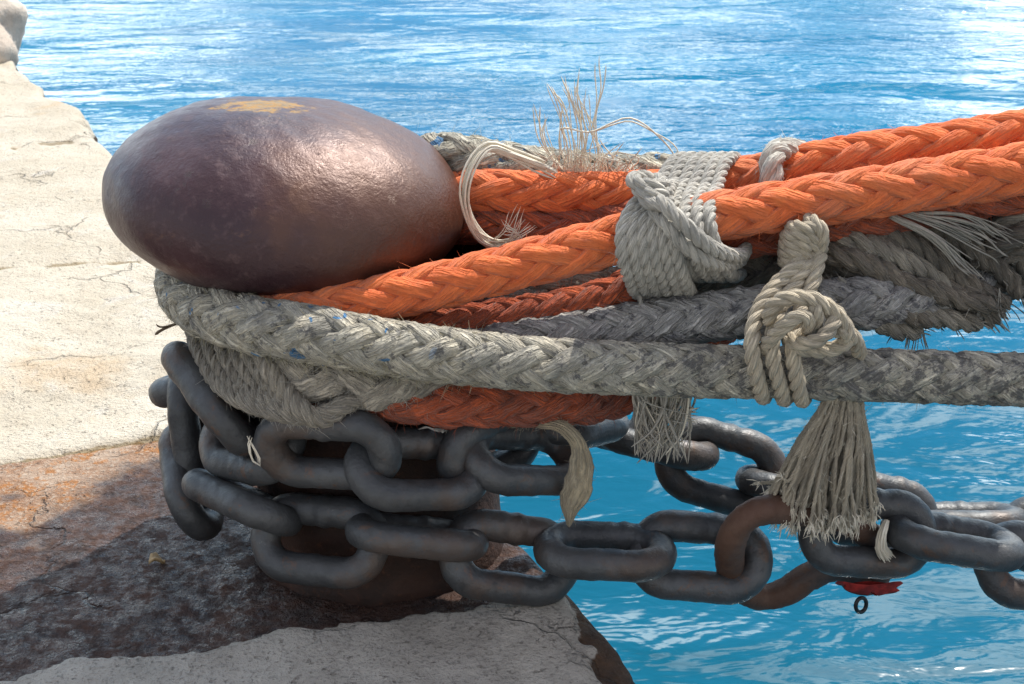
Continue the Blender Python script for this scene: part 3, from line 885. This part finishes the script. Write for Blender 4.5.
# big tassel of unlaid strands
mb = MB()
for i in range(190):
    a = rng.uniform(-1, 1); dpt = rng.uniform(-1, 1)
    x0 = 842+19*a; x1 = 820+52*a+rng.normal()*3; y1 = 507+14*math.cos(a*1.4)+rng.normal()*9-12*max(0, -a)
    yy = -.285+.020*dpt
    y2 = -.285+.052*dpt*math.sqrt(max(0, 1-a*a*.8))
    c = path((x0+3, 385, yy), (x0, 402, yy-.004), ((x0*.55+x1*.45)+2, 440, (yy+y2)/2), ((x0*.2+x1*.8), 478, y2), (x1+rng.normal()*2, y1, y2))
    c = [c[0]]+[p+rng.normal(size=3)*np.array([.0014, .002, .001])*k for k, p in enumerate(c[1:], 1)]
    q = mb.twist(c, .0036, pitch=.020, sides=5, step=.004, noise=.0005)
    mb.fuzz(*q, 30, .006, .00045, 1)
    e = q[0][-1]; tdir = nrm(q[0][-1]-q[0][-4])
    for _ in range(10):
        d = nrm(tdir+rng.normal(size=3)*.5); L = rng.uniform(.006, .024)
        p0 = e-tdir*.006+rng.normal(size=3)*.0025
        mb.tube(np.stack([p0, p0+d*L*.5, p0+d*L+np.array([0, 0, -.003])]), .0010, 4, mat=1)
rope_build(mb, 'rope_tassel', [TAN, CREAM], path((835, 405, -.28), (835, 405, -.28)), 'large beige rope tassel of untwisted strands hanging in front of the chain', 'tassel')

# small frayed tassel under the grey rope
mb = MB()
for _ in range(150):
    x0 = rng.uniform(636, 690); b = rng.random()
    x1 = x0*.45+658*.55+rng.normal()*10; y1 = 432+rng.random()**.7*32
    if rng.random() < .14: x1, y1 = rng.uniform(680, 700), rng.uniform(405, 425)
    yy = -.25+rng.normal()*.016
    c = spline(path((x0, 376, yy), (x0+rng.normal()*3, 400, yy-.006), ((x0+x1)/2+rng.normal()*5, (400+y1)/2+5, yy+rng.normal()*.008), (x1, y1, yy+rng.normal()*.012)), .008)
    mb.tube(c, rng.uniform(.0010, .0030)*np.linspace(1, .5, len(c)), 4, mat=int(rng.random() < .4))
rope_build(mb, 'rope_tassel', [GREYF, CREAM], path((655, 400, -.25), (655, 400, -.25)), 'small ragged grey tassel hanging below the near grey rope', 'tassel')

# cream yarn looped round the orange ropes next to the head
mb = MB()
mb.strands(path((545, 166, -.04), (512, 153, -.055), (488, 147, -.07), (471, 165, -.095), (464, 192, -.10), (469, 222, -.09), (482, 240, -.075), (500, 246, -.07), (520, 240, -.07)), 15, .010, .010, .0021, 0, jit=.006)
mb.strands(path((488, 147, -.07), (512, 156, -.06), (540, 168, -.045), (556, 176, -.04)), 6, .005, .010, .0018, 0, jit=.006)
for k in range(9):
    mb.strands(path((486+3*k, 243, -.07), (505+2*k, 236+rng.normal()*4, -.09), (512+rng.uniform(-12, 24), 222+rng.normal()*7, -.10)), 3, .002, .005, .0008, 0, jit=.010)
rope_build(mb, 'yarn_loop', CREAM, path((466, 190, -.09), (466, 190, -.09)), 'cream frayed yarn looped round the orange ropes beside the bollard head', 'yarn')

# tuft of loose fibres sticking up against the water
mb = MB()
for pts in (((572, 175), (566, 140), (558, 110), (549, 84)), ((577, 178), (572, 130), (566, 105), (552, 90)), ((580, 176), (583, 130), (578, 100), (580, 74)), ((585, 176), (582, 120), (572, 95), (566, 78)),
            ((600, 178), (594, 130), (598, 95), (597, 60)), ((560, 172), (552, 150), (546, 130), (545, 112)), ((566, 172), (545, 148), (537, 130), (534, 108)), ((590, 176), (586, 150), (590, 130), (580, 96)),
            ((607, 176), (600, 150), (590, 128), (584, 92)), ((575, 176), (578, 140), (577, 110), (570, 84)), ((570, 170), (562, 150), (560, 122), (560, 105))):
    mb.strands(path(*[(x, y, .01-.03*(172-y)/100) for x, y in pts]), 3, .004, .005, .0011, 0, jit=.012)
mb.strands(path((570, 172, .0), (566, 140, -.01), (562, 128, -.02), (590, 131, -.02), (615, 122, -.02), (632, 120, -.02), (655, 134, -.02), (672, 148, -.01), (679, 162, 0)), 2, .001, .0015, .0014, 0, jit=.006)
for k in range(40):
    x = rng.uniform(545, 640); y = rng.uniform(168, 180)
    mb.strands(path((x, y, .02), (x+rng.normal()*8, y-12, .0), (x+rng.normal()*14, y-rng.uniform(14, 34), -.02)), 1, .001, .003, .0010, 0, jit=.005)
rope_build(mb, 'fibre_tuft', CREAM, path((575, 172, .01), (575, 172, .01)), 'tuft of long cream fibres standing up above the orange ropes', 'fibre tuft')

# ------------------------------------------------------------------ cloth strap, small things
mb = MB()
P = spline(path((512, 424, -.20), (538, 423, -.245), (560, 426, -.265), (576, 440, -.275), (581, 462, -.275), (577, 488, -.275), (571, 508, -.27), (569, 527, -.265)), .006)
w_ = np.interp(np.linspace(0, 1, len(P)), [0, .2, .45, .65, .8, 1], [.014, .012, .016, .026, .030, .003])
T, N, B = frames(P)
side = nrm(np.cross(T, nrm(CO-P)))
tw = np.interp(np.linspace(0, 1, len(P)), [0, .4, .7, 1], [.9, .55, .15, .1])
nrmv = np.cross(side, T)
sd = side*np.cos(tw)[:, None]+nrmv*np.sin(tw)[:, None]
mb.tube(P, .0016, 16, rad=sd, ra=w_*.85, noise=.0016, nscale=.04)
mb.fuzz(P, sd, np.cross(sd, T), w_*.8, 500, .006, .0004, 0)
rope_build(mb, 'webbing_strap', CLOTH, [P[len(P)//2]]*2, 'beige pointed webbing strap hanging from the post over the water', 'strap')

mb = MB()                                    # knotted stub of cream cord stuck in the chain
mb.strands(path((887, 520, -.27), (882, 535, -.285), (881, 548, -.29), (888, 558, -.292)), 26, .004, .012, .0022, 0, jit=.004)
rope_build(mb, 'cord_stub', CREAM, path((884, 540, -.28), (884, 540, -.28)), 'short frayed cream cord stub stuck between two links of the chain', 'cord')

tagr = empty('red_tag', W(868, 586, -.24), 'small red tag with black wire ring hanging under the rusty link', 'tag')
mb = MB()
V = []
for i, t in enumerate(np.linspace(0, 1, 14)):
    hw = 31*math.sin(math.acos(min(1, t*.97)))
    row = []
    for k in range(16):
        ph = k/16*2*PI
        row.append(W(869+hw*math.cos(ph)*(1+.12*math.sin(9*t+2))+5*t, 583+11*t+2.0*math.sin(ph*3+t*4), -.235+.009*math.sin(ph)*math.sqrt(max(.02, 1-t*t))))
    V.append(row)
V = np.array(V)
mb.grid(V, np.linspace(0, 1, 14), np.arange(16)/16)
mb.build('tag_plate', REDTAG, tagr)
mb = MB()
P = np.array([W(861+5.2*math.cos(t)+2.2*math.sin(t)*.4, 605-7.2*math.sin(t), -.26+.008*math.cos(t)) for t in np.linspace(0, 2*PI, 28, endpoint=False)])
mb.tube(P, .0036, 8, closed=True)
mb.build('wire_ring', BLACKW, tagr)

mb = MB()
mb.strands(path((247, 436, -.325), (256, 452, -.335), (261, 464, -.34), (254, 463, -.34), (249, 448, -.335), (252, 437, -.33)), 3, .001, .0014, .0013, 0, jit=.003)
rope_build(mb, 'string_loop', CREAM, path((255, 450, -.33), (255, 450, -.33)), 'thin white string looped through the chain at left', 'string')

mb = MB()
mb.tube(spline(path((182, 322, -.06), (170, 326, -.07), (160, 331, -.075), (155, 335, -.075)), .004), .0028, 6)
mb.tube(spline(path((170, 326, -.07), (160, 327, -.08), (156, 324, -.08)), .004), .0016, 6)
rope_build(mb, 'dry_twig', TWIG, path((165, 328, -.07), (165, 328, -.07)), 'dry brown twig poking out under the left bend of the grey rope', 'twig')

# dry leaf on the dark stained slab
gz = lambda px, py: CO+ray(px, py)*((QZ+.004-CO[2])/ray(px, py)[2])


def leaf(px, py, L, Wd, rot, name, label, cat, mat, thick=.004):
    c = gz(px, py)
    mb = MB()
    t = np.linspace(0, 1, 14); ph = np.arange(10)*2*PI/10
    V = np.zeros((14, 10, 3))
    for i, q in enumerate(t):
        hw = Wd*math.sin(PI*min(max(q, .03), .97))**.8*(1+.15*math.sin(q*11))
        for k, p in enumerate(ph):
            lx, ly = L*(q-.5), hw*math.cos(p)
            lz = thick*math.sin(p)+.010*(ly/Wd)**2+.006*math.sin(q*5)
            V[i, k] = (c[0]+lx*math.cos(rot)-ly*math.sin(rot), c[1]+lx*math.sin(rot)+ly*math.cos(rot), c[2]+thick*.6+lz)
    mb.grid(V, t, ph/6.2832)
    tag(mb.build(name, mat, loc=c), label, cat)


leaf(157, 562, .030, .013, .5, 'dry_leaf', 'small tan dry leaf lying on the dark stained slab at left', 'leaf', LEAF)

# pale rock at the far end of the quay edge
me = bpy.data.meshes.new('rock')
import bmesh
bm = bmesh.new(); bmesh.ops.create_icosphere(bm, subdivisions=5, radius=1)
vv = np.array([v.co[:] for v in bm.verts])
d = vv*np.array([.36, .34, .30])
d *= (1+.10*snoise(vv, 1.6, 61)+.05*snoise(vv, .6, 62)+.02*snoise(vv, .2, 63))[:, None]
for v, c in zip(bm.verts, d): v.co = c
bm.to_mesh(me); bm.free()
for p in me.polygons: p.use_smooth = True
me.materials.append(ROCK)
rk = bpy.data.objects.new('rock', me); COL.objects.link(rk)
rk.location = W(-51, 31, 4.85); rk.location.z = .17
tag(rk, 'pale rounded rock with pinkish mark at the far end of the quay', 'rock')

# ------------------------------------------------------------------ light
SUN = Vector((.305, .430, .850)).normalized()
ld = bpy.data.lights.new('sun', 'SUN'); ld.energy = 3.7; ld.angle = math.radians(.53); ld.color = (1, .94, .85)
lo_ = bpy.data.objects.new('sun', ld); COL.objects.link(lo_)
lo_.rotation_euler = SUN.to_track_quat('Z', 'Y').to_euler()
lo_.location = (3, 4, 8)
world = bpy.data.worlds.new('World'); scene.world = world; world.use_nodes = True
nt = world.node_tree; nt.nodes.clear()
wo = nt.nodes.new('ShaderNodeOutputWorld'); bg = nt.nodes.new('ShaderNodeBackground')
sky = nt.nodes.new('ShaderNodeTexSky'); sky.sky_type = 'NISHITA'; sky.sun_disc = False
sky.sun_elevation = math.asin(SUN.z); sky.sun_rotation = math.atan2(SUN.x, SUN.y)
sky.dust_density = 1.0; sky.ozone_density = .35
tc = nt.nodes.new('ShaderNodeTexCoord')
mp = nt.nodes.new('ShaderNodeMapping'); mp.inputs['Scale'].default_value = (2.2, 2.2, 3.4)
nz = nt.nodes.new('ShaderNodeTexNoise'); nz.inputs['Scale'].default_value = 1.5; nz.inputs['Detail'].default_value = 6
mr = nt.nodes.new('ShaderNodeMapRange'); mr.inputs[1].default_value = .50; mr.inputs[2].default_value = .55
mx = nt.nodes.new('ShaderNodeMix'); mx.data_type = 'RGBA'
mx.inputs[7].default_value = (14, 15.4, 15.8, 1)
nt.links.new(tc.outputs['Generated'], mp.inputs[0]); nt.links.new(mp.outputs[0], nz.inputs['Vector'])
nt.links.new(nz.outputs[0], mr.inputs[0]); sx_ = nt.nodes.new('ShaderNodeSeparateXYZ'); nt.links.new(tc.outputs['Generated'], sx_.inputs[0])
m2 = nt.nodes.new('ShaderNodeMapRange'); m2.inputs[1].default_value = 1.0; m2.inputs[2].default_value = .70
m2.interpolation_type = 'SMOOTHSTEP'
nt.links.new(sx_.outputs[2], m2.inputs[0])
m3 = nt.nodes.new('ShaderNodeMapRange'); m3.inputs[1].default_value = -.1; m3.inputs[2].default_value = .6
nt.links.new(sx_.outputs[1], m3.inputs[0])
mm = nt.nodes.new('ShaderNodeMath'); mm.operation = 'MULTIPLY'
nt.links.new(m3.outputs[0], mm.inputs[0]); nt.links.new(m2.outputs[0], mm.inputs[1])
m4 = nt.nodes.new('ShaderNodeMath'); m4.operation = 'MULTIPLY'
nt.links.new(mm.outputs[0], m4.inputs[0]); nt.links.new(mr.outputs[0], m4.inputs[1])
mmask = mm
mm = m4
nt.links.new(mm.outputs[0], mx.inputs[0])
mf = nt.nodes.new('ShaderNodeMix'); mf.data_type = 'RGBA'
n2_ = nt.nodes.new('ShaderNodeTexNoise'); n2_.inputs['Scale'].default_value = 1.8; n2_.inputs['Detail'].default_value = 5
nt.links.new(tc.outputs['Generated'], n2_.inputs['Vector'])
r2_ = nt.nodes.new('ShaderNodeMapRange'); r2_.inputs[1].default_value = .38; r2_.inputs[2].default_value = .58; r2_.inputs[4].default_value = .8
nt.links.new(n2_.outputs[0], r2_.inputs[0])
m5 = nt.nodes.new('ShaderNodeMapRange'); m5.inputs[1].default_value = .75; m5.inputs[2].default_value = .1
nt.links.new(sx_.outputs[1], m5.inputs[0])
m6 = nt.nodes.new('ShaderNodeMath'); m6.operation = 'MULTIPLY'
nt.links.new(r2_.outputs[0], m6.inputs[0]); nt.links.new(m5.outputs[0], m6.inputs[1])
nt.links.new(m6.outputs[0], mf.inputs[0]); nt.links.new(sky.outputs[0], mf.inputs[6])
mf.inputs[7].default_value = (5.2, 4.7, 4.2, 1)
maz = nt.nodes.new('ShaderNodeMix'); maz.data_type = 'RGBA'; maz.inputs[7].default_value = (.55, 2.3, 4.6, 1)
m7 = nt.nodes.new('ShaderNodeMath'); m7.operation = 'MULTIPLY'; m7.inputs[1].default_value = .9
nt.links.new(mmask.outputs[0], m7.inputs[0]); nt.links.new(m7.outputs[0], maz.inputs[0])
nt.links.new(mf.outputs[2], maz.inputs[6]); nt.links.new(maz.outputs[2], mx.inputs[6]); nt.links.new(mx.outputs[2], bg.inputs[0])
bg.inputs[1].default_value = .145
nt.links.new(bg.outputs[0], wo.inputs[0])

scene.view_settings.view_transform = 'Standard'
scene.view_settings.look = 'None'
scene.view_settings.gamma = 1
scene.view_settings.exposure = 0.62
